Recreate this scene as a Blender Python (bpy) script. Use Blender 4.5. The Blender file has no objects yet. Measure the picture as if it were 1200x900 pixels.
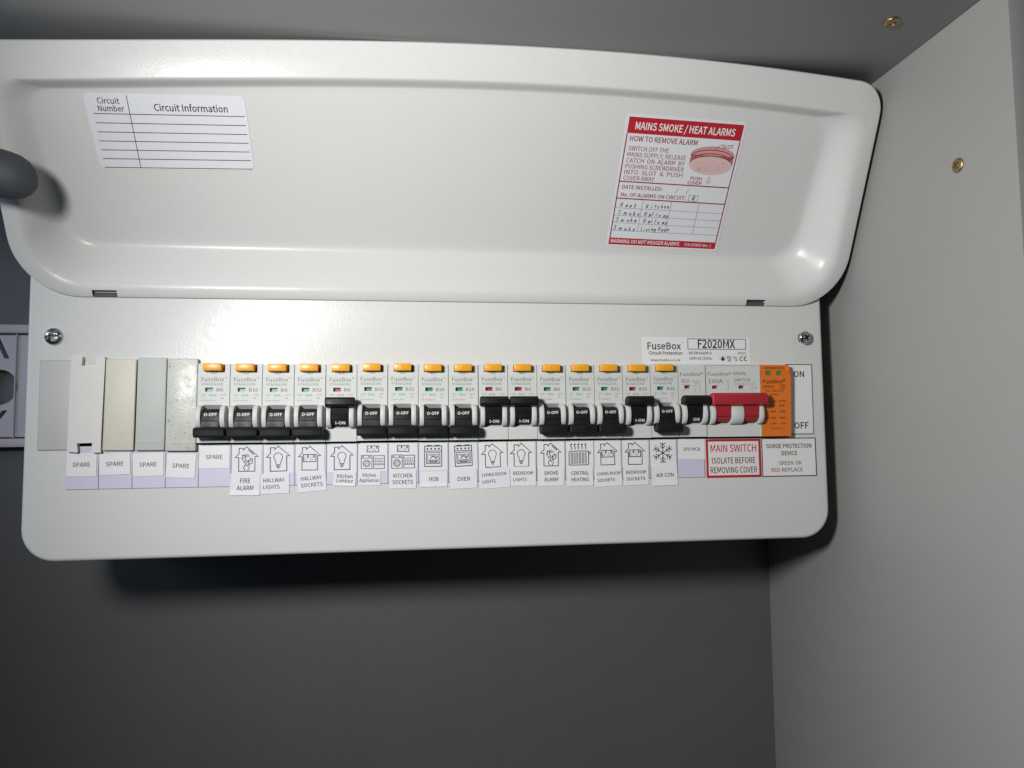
import bpy, bmesh, math, random
import numpy as np
from mathutils import Vector, Matrix
random.seed(7)
SC = bpy.context.scene
COL = SC.collection

# ------------------------------------------------------------------ camera
CAM_POS = Vector((.1980, -.4329, -.0189)); YAW, PIT, ROL = .1316, .0693, -.0108
cd = bpy.data.cameras.new('camera'); cam = bpy.data.objects.new('camera', cd); COL.objects.link(cam)
cd.sensor_width = 36.0; cd.lens = 832.0 / 1200.0 * 36.0; cd.clip_start = .01; cd.clip_end = 50
_f = Vector((math.sin(YAW)*math.cos(PIT), math.cos(YAW)*math.cos(PIT), math.sin(PIT)))
_r = Vector((math.cos(YAW), -math.sin(YAW), 0)); _u = _r.cross(_f)
_R, _U = math.cos(ROL)*_r + math.sin(ROL)*_u, -math.sin(ROL)*_r + math.cos(ROL)*_u
cam.matrix_world = Matrix(((_R.x, _U.x, -_f.x, CAM_POS.x), (_R.y, _U.y, -_f.y, CAM_POS.y), (_R.z, _U.z, -_f.z, CAM_POS.z), (0, 0, 0, 1)))
SC.camera = cam

# ------------------------------------------------------------------ light
w = bpy.data.worlds.new('World'); SC.world = w; w.use_nodes = True
bg = w.node_tree.nodes['Background']; bg.inputs[0].default_value = (.50, .70, 1.0, 1); bg.inputs[1].default_value = .035
LAMP = Vector((-.012, -.430, .104)); AIM = Vector((.64, 0, -.07))
ld = bpy.data.lights.new('work_lamp', 'SPOT'); lamp = bpy.data.objects.new('work_lamp', ld); COL.objects.link(lamp)
ld.energy = 12.7; ld.shadow_soft_size = .040; ld.spot_size = math.radians(150); ld.spot_blend = 1.0; ld.color = (1.0, .992, .97)
lamp.location = LAMP; lamp.rotation_euler = (AIM - LAMP).to_track_quat('-Z', 'Y').to_euler()
# cool daylight from the open side of the cupboard, left
dl = bpy.data.lights.new('doorway_light', 'AREA'); door = bpy.data.objects.new('doorway_light', dl); COL.objects.link(door)
dl.energy = .38; dl.shape = 'RECTANGLE'; dl.size = .16; dl.size_y = .22; dl.color = (.58, .74, 1.0)
door.location = (-.34, -.14, .12); door.rotation_euler = (Vector((-.05, .10, .03)) - door.location).to_track_quat('-Z', 'Y').to_euler()
SC.view_settings.view_transform = 'Standard'; SC.view_settings.look = 'None'
SC.view_settings.gamma = 1; SC.view_settings.exposure = 0; SC.view_settings.use_curve_mapping = False

# ------------------------------------------------------------------ materials
MATS = {}
def mat(name, col, rough=.5, metal=0, bump=0, bscale=900, var=0, vscale=60, coat=0, rvar=0, spec=.5, stain=None):
    m = bpy.data.materials.new(name); m.use_nodes = True; nt = m.node_tree; b = nt.nodes['Principled BSDF']
    b.inputs['Base Color'].default_value = (*col, 1); b.inputs['Roughness'].default_value = rough
    b.inputs['Metallic'].default_value = metal; b.inputs['Specular IOR Level'].default_value = spec
    if coat: b.inputs['Coat Weight'].default_value = coat; b.inputs['Coat Roughness'].default_value = .15
    tc = nt.nodes.new('ShaderNodeTexCoord')
    if bump:
        n = nt.nodes.new('ShaderNodeTexNoise'); n.inputs['Scale'].default_value = bscale; n.inputs['Detail'].default_value = 2
        bp = nt.nodes.new('ShaderNodeBump'); bp.inputs['Strength'].default_value = bump; bp.inputs['Distance'].default_value = .0004
        nt.links.new(tc.outputs['Object'], n.inputs['Vector']); nt.links.new(n.outputs[0], bp.inputs['Height'])
        nt.links.new(bp.outputs[0], b.inputs['Normal'])
    if var:
        n = nt.nodes.new('ShaderNodeTexNoise'); n.inputs['Scale'].default_value = vscale; n.inputs['Detail'].default_value = 6
        n.inputs['Roughness'].default_value = .62
        mx = nt.nodes.new('ShaderNodeMix'); mx.data_type = 'RGBA'
        mx.inputs[6].default_value = (*[c*(1-var) for c in col], 1); mx.inputs[7].default_value = (*[min(1, c*(1+var)) for c in col], 1)
        nt.links.new(tc.outputs['Object'], n.inputs['Vector']); nt.links.new(n.outputs[0], mx.inputs[0])
        out = mx.outputs[2]
        if stain:
            n2 = nt.nodes.new('ShaderNodeTexNoise'); n2.inputs['Scale'].default_value = stain[1]; n2.inputs['Detail'].default_value = 8
            rp = nt.nodes.new('ShaderNodeValToRGB'); rp.color_ramp.elements[0].position = stain[2]; rp.color_ramp.elements[1].position = stain[2]+.08
            m2 = nt.nodes.new('ShaderNodeMix'); m2.data_type = 'RGBA'; m2.inputs[7].default_value = (*stain[0], 1)
            nt.links.new(tc.outputs['Object'], n2.inputs['Vector']); nt.links.new(n2.outputs[0], rp.inputs[0])
            nt.links.new(rp.outputs[0], m2.inputs[0]); nt.links.new(out, m2.inputs[6]); out = m2.outputs[2]
        nt.links.new(out, b.inputs['Base Color'])
    if rvar:
        n = nt.nodes.new('ShaderNodeTexNoise'); n.inputs['Scale'].default_value = 220; n.inputs['Detail'].default_value = 5
        mr = nt.nodes.new('ShaderNodeMapRange'); mr.inputs[1].default_value = .3; mr.inputs[2].default_value = .7
        mr.inputs[3].default_value = max(.05, rough-rvar); mr.inputs[4].default_value = rough+rvar
        nt.links.new(tc.outputs['Object'], n.inputs['Vector']); nt.links.new(n.outputs[0], mr.inputs[0]); nt.links.new(mr.outputs[0], b.inputs['Roughness'])
    MATS[name] = m; return m
mat('enamel', (.60, .605, .59), .29, bump=.13, bscale=700, var=.015, vscale=25, rvar=.05, spec=.22, stain=((.36, .34, .30), 190, .745))
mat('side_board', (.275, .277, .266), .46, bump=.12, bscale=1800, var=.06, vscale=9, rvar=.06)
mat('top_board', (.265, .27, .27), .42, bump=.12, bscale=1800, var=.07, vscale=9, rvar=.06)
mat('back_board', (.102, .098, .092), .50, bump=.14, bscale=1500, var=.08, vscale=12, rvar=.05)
mat('cavity_shade', (.012, .012, .012), .8)  # painted shade inside the aperture
mat('device_plastic', (.56, .575, .555), .55, bump=.06, bscale=2500, var=.02)
mat('device_grey', (.42, .43, .415), .45, bump=.06, bscale=2500, var=.03)
mat('black_plastic', (.008, .009, .010), .45, bump=.15, bscale=2500, rvar=.08, spec=.22)
mat('red_plastic', (.36, .016, .026), .48, bump=.12, bscale=2500, var=.05)
mat('orange_button', (.80, .36, .015), .35, var=.03)
mat('orange_body', (.66, .155, .012), .45, bump=.06, bscale=2500, var=.03)
mat('green_flag', (.02, .24, .17), .35)
mat('red_flag', (.33, .025, .03), .35)
mat('green_window', (.05, .20, .06), .25, var=.3, vscale=300)
mat('blank_grey', (.47, .47, .46), .55, bump=.05, var=.02, stain=((.25, .25, .24), 500, .76))
mat('blank_white', (.62, .62, .585), .5, bump=.1, bscale=1200, var=.03)
mat('blank_cream', (.58, .555, .46), .5, bump=.25, bscale=900, var=.09, vscale=600, stain=((.34, .30, .22), 520, .69))
mat('blank_green', (.45, .475, .45), .55, bump=.1, bscale=900, var=.03, vscale=80)
mat('blank_mottled', (.50, .51, .46), .36, bump=.30, bscale=1300, var=.16, vscale=520, rvar=.14, stain=((.26, .26, .23), 520, .62))
mat('paper', (.70, .70, .70), .55, var=.02, vscale=120)
mat('paper_cool', (.66, .67, .70), .55, var=.02, vscale=120)
mat('paper_pink', (.72, .66, .655), .5, var=.02, vscale=120)
mat('clear_sticker', (.60, .60, .585), .28, bump=.1, bscale=500)
mat('lilac_strip', (.545, .53, .66), .5, var=.02, vscale=120)
mat('pink_face', (.62, .44, .43), .5, var=.06, vscale=900)
mat('ink', (.022, .022, .025), .5)
mat('grey_ink', (.13, .13, .13), .55)
mat('pale_ink', (.20, .20, .20), .55)
mat('white_ink', (.75, .75, .75), .5)
mat('red_ink', (.42, .012, .025), .5)
mat('maroon_ink', (.26, .02, .035), .5)
mat('pink_ink', (.58, .28, .28), .5)
mat('green_ink', (.05, .22, .06), .5)
mat('brown_ink', (.03, .008, .006), .55)
mat('pen_ink', (.03, .035, .045), .5)
mat('steel', (.55, .56, .57), .22, 1.0, bump=.2, bscale=1500, rvar=.1)
mat('brass', (.40, .30, .15), .36, 1.0, bump=.3, bscale=1500, rvar=.12)
mat('slot_shade', (.01, .01, .01), .7)  # painted shade for the cross of the loose screw
mat('hinge_metal', (.14, .145, .145), .4, .6)
mat('rubber', (.055, .062, .075), .62, bump=.5, bscale=1100, var=.18, vscale=90, stain=((.17, .17, .17), 300, .66))
mat('lilac_plastic', (.54, .50, .53), .5, bump=.1, var=.04)

# ------------------------------------------------------------------ helpers
try:    # the sans-serif that ships with Blender itself; the built-in font is used where it is missing
    import os
    FONT = bpy.data.fonts.load(os.path.join(bpy.utils.system_resource('DATAFILES'), 'fonts', 'Noto Sans CJK Regular.woff2'))
    CAPH = .257
except Exception:
    FONT = None; CAPH = .729
def link(o, parent=None):
    COL.objects.link(o)
    if parent is not None: o.parent = parent
    return o
def tag(o, label=None, cat=None, group=None, kind=None):
    if label: o['label'] = label
    if cat: o['category'] = cat
    if group: o['group'] = group
    if kind: o['kind'] = kind
    return o
def thing(name, label, cat, loc=(0, 0, 0), group=None):
    o = bpy.data.objects.new(name, None); o.empty_display_size = .01; o.location = loc; link(o)
    return tag(o, label, cat, group)
def finish(bm, name, m, parent=None, angle=35, smooth=True, origin=None):
    bmesh.ops.remove_doubles(bm, verts=bm.verts, dist=1e-7)
    bmesh.ops.recalc_face_normals(bm, faces=bm.faces)
    if smooth:
        for f in bm.faces: f.smooth = True
        for e in bm.edges:
            if len(e.link_faces) == 2 and e.calc_face_angle(0) > math.radians(angle): e.smooth = False
    me = bpy.data.meshes.new(name); bm.to_mesh(me); bm.free()
    me.materials.append(MATS[m]); o = bpy.data.objects.new(name, me); return link(o, parent)
def box(bm, x0, x1, y0, y1, z0, z1, bev=0, seg=2):
    vs = [bm.verts.new((x, y, z)) for x in (x0, x1) for y in (y0, y1) for z in (z0, z1)]
    fs = [bm.faces.new([vs[i] for i in q]) for q in ((0, 1, 3, 2), (4, 6, 7, 5), (0, 4, 5, 1), (2, 3, 7, 6), (0, 2, 6, 4), (1, 5, 7, 3))]
    if bev:
        es = list({e for f in fs for e in f.edges})
        bmesh.ops.bevel(bm, geom=es, offset=bev, segments=seg, affect='EDGES', profile=.5)
def prism_x(bm, prof, x0, x1, bev=0, seg=2):
    """polygon profile of (y, z) points extruded along X"""
    a = [bm.verts.new((x0, y, z)) for y, z in prof]; b = [bm.verts.new((x1, y, z)) for y, z in prof]
    fs = [bm.faces.new(a), bm.faces.new(b[::-1])]; n = len(prof)
    for i in range(n): fs.append(bm.faces.new((a[i], b[i], b[(i+1) % n], a[(i+1) % n])))
    if bev:
        es = list(set(fs[0].edges) | set(fs[1].edges))
        bmesh.ops.bevel(bm, geom=es, offset=bev, segments=seg, affect='EDGES', profile=.5)
def plate(bm, x0, x1, z0, z1, yf, yb, holes=()):
    """front plate with rectangular openings: front cells plus walls running back to yb"""
    xs = sorted({x0, x1, *[h[0] for h in holes], *[h[1] for h in holes]}); zs = sorted({z0, z1, *[h[2] for h in holes], *[h[3] for h in holes]})
    def solid(i, j):
        if i < 0 or j < 0 or i >= len(xs)-1 or j >= len(zs)-1: return False
        cx, cz = (xs[i]+xs[i+1])/2, (zs[j]+zs[j+1])/2
        return not any(h[0] < cx < h[1] and h[2] < cz < h[3] for h in holes)
    Q = lambda *p: bm.faces.new([bm.verts.new(v) for v in p])
    for i in range(len(xs)-1):
        for j in range(len(zs)-1):
            if not solid(i, j): continue
            a, b, c, d = xs[i], xs[i+1], zs[j], zs[j+1]
            Q((a, yf, c), (b, yf, c), (b, yf, d), (a, yf, d))
            if not solid(i-1, j): Q((a, yf, c), (a, yf, d), (a, yb, d), (a, yb, c))
            if not solid(i+1, j): Q((b, yf, c), (b, yf, d), (b, yb, d), (b, yb, c))
            if not solid(i, j-1): Q((a, yf, c), (b, yf, c), (b, yb, c), (a, yb, c))
            if not solid(i, j+1): Q((a, yf, d), (b, yf, d), (b, yb, d), (a, yb, d))
    bmesh.ops.remove_doubles(bm, verts=bm.verts, dist=1e-7)
def boolean(o, cutters):
    """cut closed meshes out of o, keep the result as o's own mesh"""
    tmp = []; par, o.parent = o.parent, None; keep = o.matrix_basis.copy(); o.matrix_basis = Matrix()
    for cbm in cutters:
        me = bpy.data.meshes.new('cut'); bmesh.ops.recalc_face_normals(cbm, faces=cbm.faces); cbm.to_mesh(me); cbm.free()
        c = bpy.data.objects.new('cut', me); COL.objects.link(c); tmp.append(c)
        md = o.modifiers.new('cut', 'BOOLEAN'); md.operation = 'DIFFERENCE'; md.solver = 'EXACT'; md.object = c
    bpy.context.view_layer.update()
    dg = bpy.context.evaluated_depsgraph_get()
    new = bpy.data.meshes.new_from_object(o.evaluated_get(dg))
    o.modifiers.clear(); old = o.data; o.data = new; new.name = old.name
    for c in tmp: bpy.data.objects.remove(c)
    o.parent = par; o.matrix_basis = keep
    bm = bmesh.new(); bm.from_mesh(new)
    for f in bm.faces: f.smooth = True
    for e in bm.edges:
        e.smooth = not (len(e.link_faces) == 2 and e.calc_face_angle(0) > math.radians(35))
    bm.to_mesh(new); bm.free()
    return o

class Frame:
    """a flat place: origin, right, up, outward normal"""
    def __init__(s, o, ex=(1, 0, 0), ey=(0, 0, 1), n=(0, -1, 0)):
        s.o, s.ex, s.ey, s.n = Vector(o), Vector(ex).normalized(), Vector(ey).normalized(), Vector(n).normalized()
    def __call__(s, a, b, h=0): return s.o + s.ex*a + s.ey*b + s.n*h
    def sub(s, a, b, rot=0, h=0):
        c, q = math.cos(rot), math.sin(rot)
        return Frame(s(a, b, h), s.ex*c + s.ey*q, s.ey*c - s.ex*q, s.n)
GLYPHS = {}
def glyphs(t, bold, shear, spacing):
    key = (t, bold, shear, spacing)
    if key not in GLYPHS:
        cu = bpy.data.curves.new('t', 'FONT'); cu.body = t; cu.size = 1
        if FONT: cu.font = FONT
        cu.resolution_u = 2; cu.offset = .0016 + bold*.42 if FONT else bold; cu.shear = shear; cu.space_character = spacing
        ob = bpy.data.objects.new('t', cu); me = ob.to_mesh()
        co = np.empty(len(me.vertices)*3); me.vertices.foreach_get('co', co)
        GLYPHS[key] = (co.reshape(-1, 3), [tuple(f.vertices) for f in me.polygons])
        ob.to_mesh_clear(); bpy.data.objects.remove(ob); bpy.data.curves.remove(cu)
    return GLYPHS[key]
class Ink:
    """flat print: strokes, filled shapes and lettering gathered on one frame"""
    def __init__(s, fr, h=.00004): s.fr, s.h, s.bm = fr, h, bmesh.new()
    def poly(s, pts):
        if len(pts) > 2: s.bm.faces.new([s.bm.verts.new(s.fr(a, b, s.h)) for a, b in pts])
    def rect(s, x0, x1, y0, y1): s.poly([(x0, y0), (x1, y0), (x1, y1), (x0, y1)])
    def line(s, pts, wd, closed=False):
        n = len(pts); P = [Vector(p) for p in pts]; L, Rr = [], []
        for i in range(n):
            a = P[i-1] if (i > 0 or closed) else None; c = P[(i+1) % n] if (i < n-1 or closed) else None
            d1 = (P[i]-a).normalized() if a is not None else None; d2 = (c-P[i]).normalized() if c is not None else None
            if d1 is None: d1 = d2
            if d2 is None: d2 = d1
            n1 = Vector((-d1.y, d1.x)); n2 = Vector((-d2.y, d2.x)); m = (n1+n2)
            m = n1 if m.length < 1e-3 else m.normalized(); k = 1/max(.5, m.dot(n1))
            L.append(P[i]+m*wd/2*k); Rr.append(P[i]-m*wd/2*k)
        for i in range(n if closed else n-1):
            j = (i+1) % n; s.poly([L[i], Rr[i], Rr[j], L[j]])
    def frame(s, x0, x1, y0, y1, wd): s.line([(x0, y0), (x1, y0), (x1, y1), (x0, y1)], wd, True)
    def circle(s, x, y, r, wd=0, ry=None, a0=0, a1=360, n=24):
        ry = ry or r; full = abs(a1-a0) >= 360
        pts = [(x+r*math.cos(math.radians(a0+(a1-a0)*i/n)), y+ry*math.sin(math.radians(a0+(a1-a0)*i/n))) for i in range(n if full else n+1)]
        if wd: s.line(pts, wd, full)
        else: s.poly(pts)
    def text(s, t, x, y, cap, width=None, bold=0, align='CENTER', rot=0, shear=0, spacing=1):
        co, polys = glyphs(t, bold, shear, spacing)
        if not len(co): return
        x0, x1 = co[:, 0].min(), co[:, 0].max(); k = cap/CAPH; kx = k
        if width: kx = width/max(1e-6, x1-x0)
        ax = {'CENTER': (x0+x1)/2, 'LEFT': x0, 'RIGHT': x1}[align]; c, q = math.cos(rot), math.sin(rot); vs = []
        for p in co:
            a, b = (p[0]-ax)*kx, p[1]*k; vs.append(s.bm.verts.new(s.fr(x+a*c-b*q, y+a*q+b*c, s.h)))
        for f in polys:
            try: s.bm.faces.new([vs[i] for i in f])
            except ValueError: pass
    def build(s, name, m, parent):
        me = bpy.data.meshes.new(name); s.bm.to_mesh(me); s.bm.free(); me.materials.append(MATS[m])
        return link(bpy.data.objects.new(name, me), parent)
def sheet(name, fr, wd, ht, m, parent, h0, th=.00008, r=0, curl=0):
    """a sticker: a thin slab centred on the frame, optionally with rounded corners and a lifted lower edge"""
    bm = bmesh.new(); pts = []
    if r:
        for cx, cy, a in ((wd/2-r, ht/2-r, 0), (-wd/2+r, ht/2-r, 90), (-wd/2+r, -ht/2+r, 180), (wd/2-r, -ht/2+r, 270)):
            pts += [(cx+r*math.cos(math.radians(a+q*22.5)), cy+r*math.sin(math.radians(a+q*22.5))) for q in range(5)]
    else:
        pts = [(wd/2, ht/2), (-wd/2, ht/2), (-wd/2, -ht/2+ht*.25), (-wd/2, -ht/2), (wd/2, -ht/2), (wd/2, -ht/2+ht*.25)]
    lift = lambda b: curl if b < -ht/2+1e-6 else 0
    top = [bm.verts.new(fr(a, b, h0+th+lift(b))) for a, b in pts]; bot = [bm.verts.new(fr(a, b, h0+lift(b)*.9)) for a, b in pts]
    if r: bm.faces.new(top); bm.faces.new(bot[::-1])
    else:
        for T, s in ((top, 1), (bot, -1)):
            for q in ((0, 1, 2, 5), (5, 2, 3, 4)): bm.faces.new([T[i] for i in q][::s])
    n = len(pts)
    for i in range(n): bm.faces.new((top[i], bot[i], bot[(i+1) % n], top[(i+1) % n]))
    return finish(bm, name, m, parent, smooth=False)
def on_cover(x, y, Y=0.):
    """where a measured sight line meets the plane Y of the cover: used to read sticker sizes off the photograph"""
    d = _f + _R*(x-600)/832 - _U*(y-450)/832; t = (Y-CAM_POS.y)/d.y; p = CAM_POS + d*t
    return p.x, p.z

# ------------------------------------------------------------------ the cupboard
WALL_Y, WALL_X, CEIL_Z = .113, .4763, .194
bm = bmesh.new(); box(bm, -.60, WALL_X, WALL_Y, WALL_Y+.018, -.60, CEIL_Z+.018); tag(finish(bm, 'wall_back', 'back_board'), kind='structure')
bm = bmesh.new(); box(bm, WALL_X, WALL_X+.018, -.1425, WALL_Y+.018, -.60, CEIL_Z+.018, .0006); tag(finish(bm, 'wall_right', 'side_board'), kind='structure')
bm = bmesh.new(); box(bm, -.60, WALL_X-.0002, -.1425, WALL_Y-.0002, CEIL_Z, CEIL_Z+.018, .0006); tag(finish(bm, 'ceiling', 'top_board'), kind='structure')

# ------------------------------------------------------------------ consumer unit
unit = thing('consumer_unit', 'white metal consumer unit with its lid hinged up, mounted inside a grey cupboard', 'fuse box', (.22, WALL_Y, -.087))
UL = Vector((-.22, -WALL_Y, .087))
def rr_path(x0, x1, z0, z1, r, n=8):
    pts = []
    for cx, cz, a, rr in ((x1-r[1], z1-r[1], 0, r[1]), (x0+r[1], z1-r[1], 90, r[1]), (x0+r[0], z0+r[0], 180, r[0]), (x1-r[0], z0+r[0], 270, r[0])):
        pts += [(cx+rr*math.cos(math.radians(a+q*90/n)), cz+rr*math.sin(math.radians(a+q*90/n))) for q in range(n+1)]
    return pts
def unit_part(o): o.location = UL; return o       # geometry is written in room coordinates
bm = bmesh.new(); rings = []
X0, X1, Z0, Z1 = -.0226, .4618, -.0882, .135
prof = [(WALL_Y, 0)] + [(.0026-.0026*math.sin(math.radians(a)), .0026-.0026*math.cos(math.radians(a))) for a in (0, 18, 36, 54, 72, 90)]
for y, ins in prof:
    rings.append([bm.verts.new((x, y, z)) for x, z in rr_path(X0+ins, X1-ins, Z0+ins, Z1-ins, (.0185-ins, .01-ins))])
for a, b in zip(rings, rings[1:]):
    for i in range(len(a)): bm.faces.new((a[i], a[(i+1) % len(a)], b[(i+1) % len(a)], b[i]))
bm.faces.new(rings[0][::-1]); bm.faces.new(rings[-1])
cover = finish(bm, 'cover', 'enamel', unit)
c1 = bmesh.new(); box(c1, -.0140, .4352, -.02, .05, -.0237, .0232)
c2 = bmesh.new(); box(c2, -.2, .7, -.02, .032, .0755, .3)
boolean(cover, [c1, c2]); unit_part(cover)
# black sheet closing the aperture: the shade behind the devices put into its colour
bm = bmesh.new(); box(bm, -.0138, .4350, .047, .0498, -.0235, .0230); unit_part(finish(bm, 'aperture_shade', 'cavity_shade', unit))

# lid: pressed steel tray hinged along the top of the cover, standing open at 25 degrees
TH = math.radians(25); LO = Vector((0, -.0016, .0612)); LS = Vector((0, -math.sin(TH), math.cos(TH))); LN = Vector((0, -math.cos(TH), -math.sin(TH)))
lidF = Frame(LO, (1, 0, 0), LS, LN)
TOPC = np.polyfit([-.028, -.009, .0927, .17, .249, .346, .3975, .44, .462, .474], [.1325, .134, .1392, .1430, .1451, .1444, .1418, .139, .1374, .1363], 4)
def stop(u): return float(np.polyval(TOPC, u))
def lid_ring(ul, ur, sb, dt, rb, rt):
    P = []
    def arc(cx, cy, a, r, n=12): P.extend([(cx+r*math.cos(math.radians(a+90*i/n)), cy+r*math.sin(math.radians(a+90*i/n))) for i in range(n+1)])
    P += [(ul+rb+(ur-ul-2*rb)*i/40, sb) for i in range(1, 40)]
    arc(ur-rb, sb+rb, 270, rb)
    tr, tl = stop(ur-rt)-dt, stop(ul+rt)-dt
    P += [(ur, sb+rb+(tr-rt-sb-rb)*i/20) for i in range(1, 20)]
    arc(ur-rt, tr-rt, 0, rt)
    P += [(u, stop(u)-dt) for u in [ur-rt+(ul+rt-(ur-rt))*i/60 for i in range(1, 60)]]
    arc(ul+rt, tl-rt, 90, rt)
    P += [(ul, tl-rt+(sb+rb-tl+rt)*i/20) for i in range(1, 20)]
    arc(ul+rb, sb+rb, 180, rb)
    return P
FD0, FD1 = .020, .005
def floor_h(s): return -(FD0 + (FD1-FD0)*(s-.03)/.088)
bm = bmesh.new(); R = []
def addring(ins, hfun):
    R.append([bm.verts.new(lidF(u, s, hfun(u, s) - .0022*max(0, 1-(stop(u)-s)/.0185))) for u, s in lid_ring(*ins)])   # the top flange leans back a little
UL0, UR0 = -.0272, .4737
for d, h in ((0, -.0035), (.0002, -.0012), (.0008, -.0003), (.0018, 0)):
    addring((UL0+d, UR0-d, d, d, .034-d, .017-d), lambda u, s, h=h: h)
A = (UL0+.0085, UR0-.0085, .0050, .0185, .029, .012); B = (-.0035, .4425, .0300, .0238, .016, .010)
addring(tuple(a+(b-a)*(-.06) for a, b in zip(A, B)), lambda u, s: 0)
NS = 14
for k in range(NS+1):
    t = k/NS; e = t*t*(3-2*t)
    addring(tuple(a+(b-a)*t for a, b in zip(A, B)), lambda u, s, e=e: e*floor_h(s))
addring((.0005, .4385, .0330, .0268, .013, .008), lambda u, s: floor_h(s)); addring((.02, .42, .045, .045, .012, .008), lambda u, s: floor_h(s))
for a, b in zip(R, R[1:]):
    for i in range(len(a)): bm.faces.new((a[i], a[(i+1) % len(a)], b[(i+1) % len(a)], b[i]))
bm.faces.new(R[-1])
lid = finish(bm, 'lid', 'enamel', unit, angle=50)
sol = lid.modifiers.new('gauge', 'SOLIDIFY'); sol.thickness = .0010; sol.offset = -1
# which way the sheet thickens: away from the viewer
me = lid.data
nz = sum(((lid.data.polygons[i].normal.dot(LN)) for i in range(0, len(me.polygons), 50)))
if nz < 0: me.flip_normals()
cuts = []
for a, b in ((.0128, .0262), (.4082, .4212)):
    c = bmesh.new(); vs = [c.verts.new(lidF(u, s, h)) for u in (a, b) for s in (-.01, .0047) for h in (-.02, .02)]
    for q in ((0, 1, 3, 2), (4, 6, 7, 5), (0, 4, 5, 1), (2, 3, 7, 6), (0, 2, 6, 4), (1, 5, 7, 3)): c.faces.new([vs[i] for i in q])
    cuts.append(c)
boolean(lid, cuts); unit_part(lid); tag(lid, 'white lid standing open, its dished inside facing out')
for a, b in ((.0128, .0262), (.4082, .4212)):
    bm = bmesh.new(); n = 10
    ra = [bm.verts.new((a+.0006, -.0006+.0012*math.cos(2*math.pi*i/n), .0633+.0012*math.sin(2*math.pi*i/n))) for i in range(n)]
    rb = [bm.verts.new((b-.0006, v.co.y, v.co.z)) for v in ra]
    for i in range(n): bm.faces.new((ra[i], ra[(i+1) % n], rb[(i+1) % n], rb[i]))
    bm.faces.new(ra); bm.faces.new(rb[::-1])
    box(bm, a+.0004, b-.0004, -.0004, -.0001, .0619, .0668)
    h = finish(bm, 'hinge_tab', 'hinge_metal', lid)

# screws in the cover
def screw_head(name, loc, r, dome, m, parent, shank=0, tilt=(0, 0), axis='-Y', rot=.3, slot=False, rim=0):
    bm = bmesh.new(); n = 28; rings = []
    pr = [(r*.62, -shank-.001), (r*.62, 0)] if shank else [(r*.98, -.001)]
    pr += [(r, 0), (r, .0004)] + [(r*math.cos(math.radians(a)), .0004+dome*math.sin(math.radians(a))) for a in (18, 36, 54, 72)]
    for q, (rr, h) in enumerate(pr): rings.append([bm.verts.new((rr*math.cos(2*math.pi*i/n), rr*math.sin(2*math.pi*i/n), h)) for i in range(n)])
    for a, b in zip(rings, rings[1:]):
        for i in range(n): bm.faces.new((a[i], a[(i+1) % n], b[(i+1) % n], b[i]))
    bm.faces.new(rings[0][::-1]); bm.faces.new(rings[-1])
    if shank:
        for k in range(3):
            z = -.0006-k*.0011; a = [bm.verts.new((r*(.62 if j != 1 else .8)*math.cos(2*math.pi*i/n), r*(.62 if j != 1 else .8)*math.sin(2*math.pi*i/n), z-(j-1)*.0004)) for j in range(3) for i in range(n)]
            for j in (0, 1):
                for i in range(n): bm.faces.new((a[j*n+i], a[j*n+(i+1) % n], a[(j+1)*n+(i+1) % n], a[(j+1)*n+i]))
    o = finish(bm, name, m, parent)
    cs = []
    for k in range(2):
        c = bmesh.new(); L = r*(.56 if not slot or k else 1.2); wd = r*.17
        box(c, -L, L, -wd, wd, .0004+dome*.25, .01); bmesh.ops.rotate(c, verts=c.verts, cent=(0, 0, 0), matrix=Matrix.Rotation(rot+k*math.pi/2, 3, 'Z')); cs.append(c)
    if not shank: boolean(o, cs)
    else:
        for c in cs: c.free()
        bm = bmesh.new()
        for k in range(2):
            L, wd = r*.52, r*.16; tmp = bmesh.new(); box(tmp, -L, L, -wd, wd, dome*.5, .00045+dome); bmesh.ops.rotate(tmp, verts=tmp.verts, cent=(0, 0, 0), matrix=Matrix.Rotation(rot+k*math.pi/2, 3, 'Z'))
            mm = bpy.data.meshes.new('x'); tmp.to_mesh(mm); tmp.free(); bm.from_mesh(mm); bpy.data.meshes.remove(mm)
        rc = finish(bm, 'recess_shade', 'slot_shade', o, smooth=False)  # black bars on the dome, their colour giving the shade of a sunk cross
    R3 = {'-Y': Matrix.Rotation(math.pi/2, 4, 'X'), '-X': Matrix.Rotation(-math.pi/2, 4, 'Y'), '-Z': Matrix.Rotation(math.pi, 4, 'X')}[axis]
    M = Matrix.Translation(loc) @ Matrix.Rotation(tilt[0], 4, 'X') @ Matrix.Rotation(tilt[1], 4, 'Z') @ R3
    if parent is not None: M = Matrix.Translation(UL) @ M
    o.matrix_local = M
    return o
sx, sz = on_cover(63.5, 394.5)
tag(screw_head('screw', (sx, -.0002, sz), .0050, .0021, 'steel', unit, rot=.12, slot=True), 'bright cover screw with a slotted cross head, left')
sx, sz = on_cover(944, 395.5, -.004)
tag(screw_head('screw', (sx, -.0032, sz), .0042, .0016, 'steel', unit, shank=.0045, tilt=(.05, .12), rot=.6), 'loose cover screw standing proud on its thread, right')
tag(screw_head('screw', (WALL_X-.0003, -.1064, .1174), .0037, .0007, 'brass', None, axis='-X', rot=.5), 'brass cross-head screw sunk into the grey right-hand panel', 'screw')
tag(screw_head('screw', (.4440, -.1047, CEIL_Z-.0003), .0040, .0009, 'brass', None, axis='-Z', rot=.9), 'brass screw head in the underside of the grey top panel', 'screw')

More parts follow.
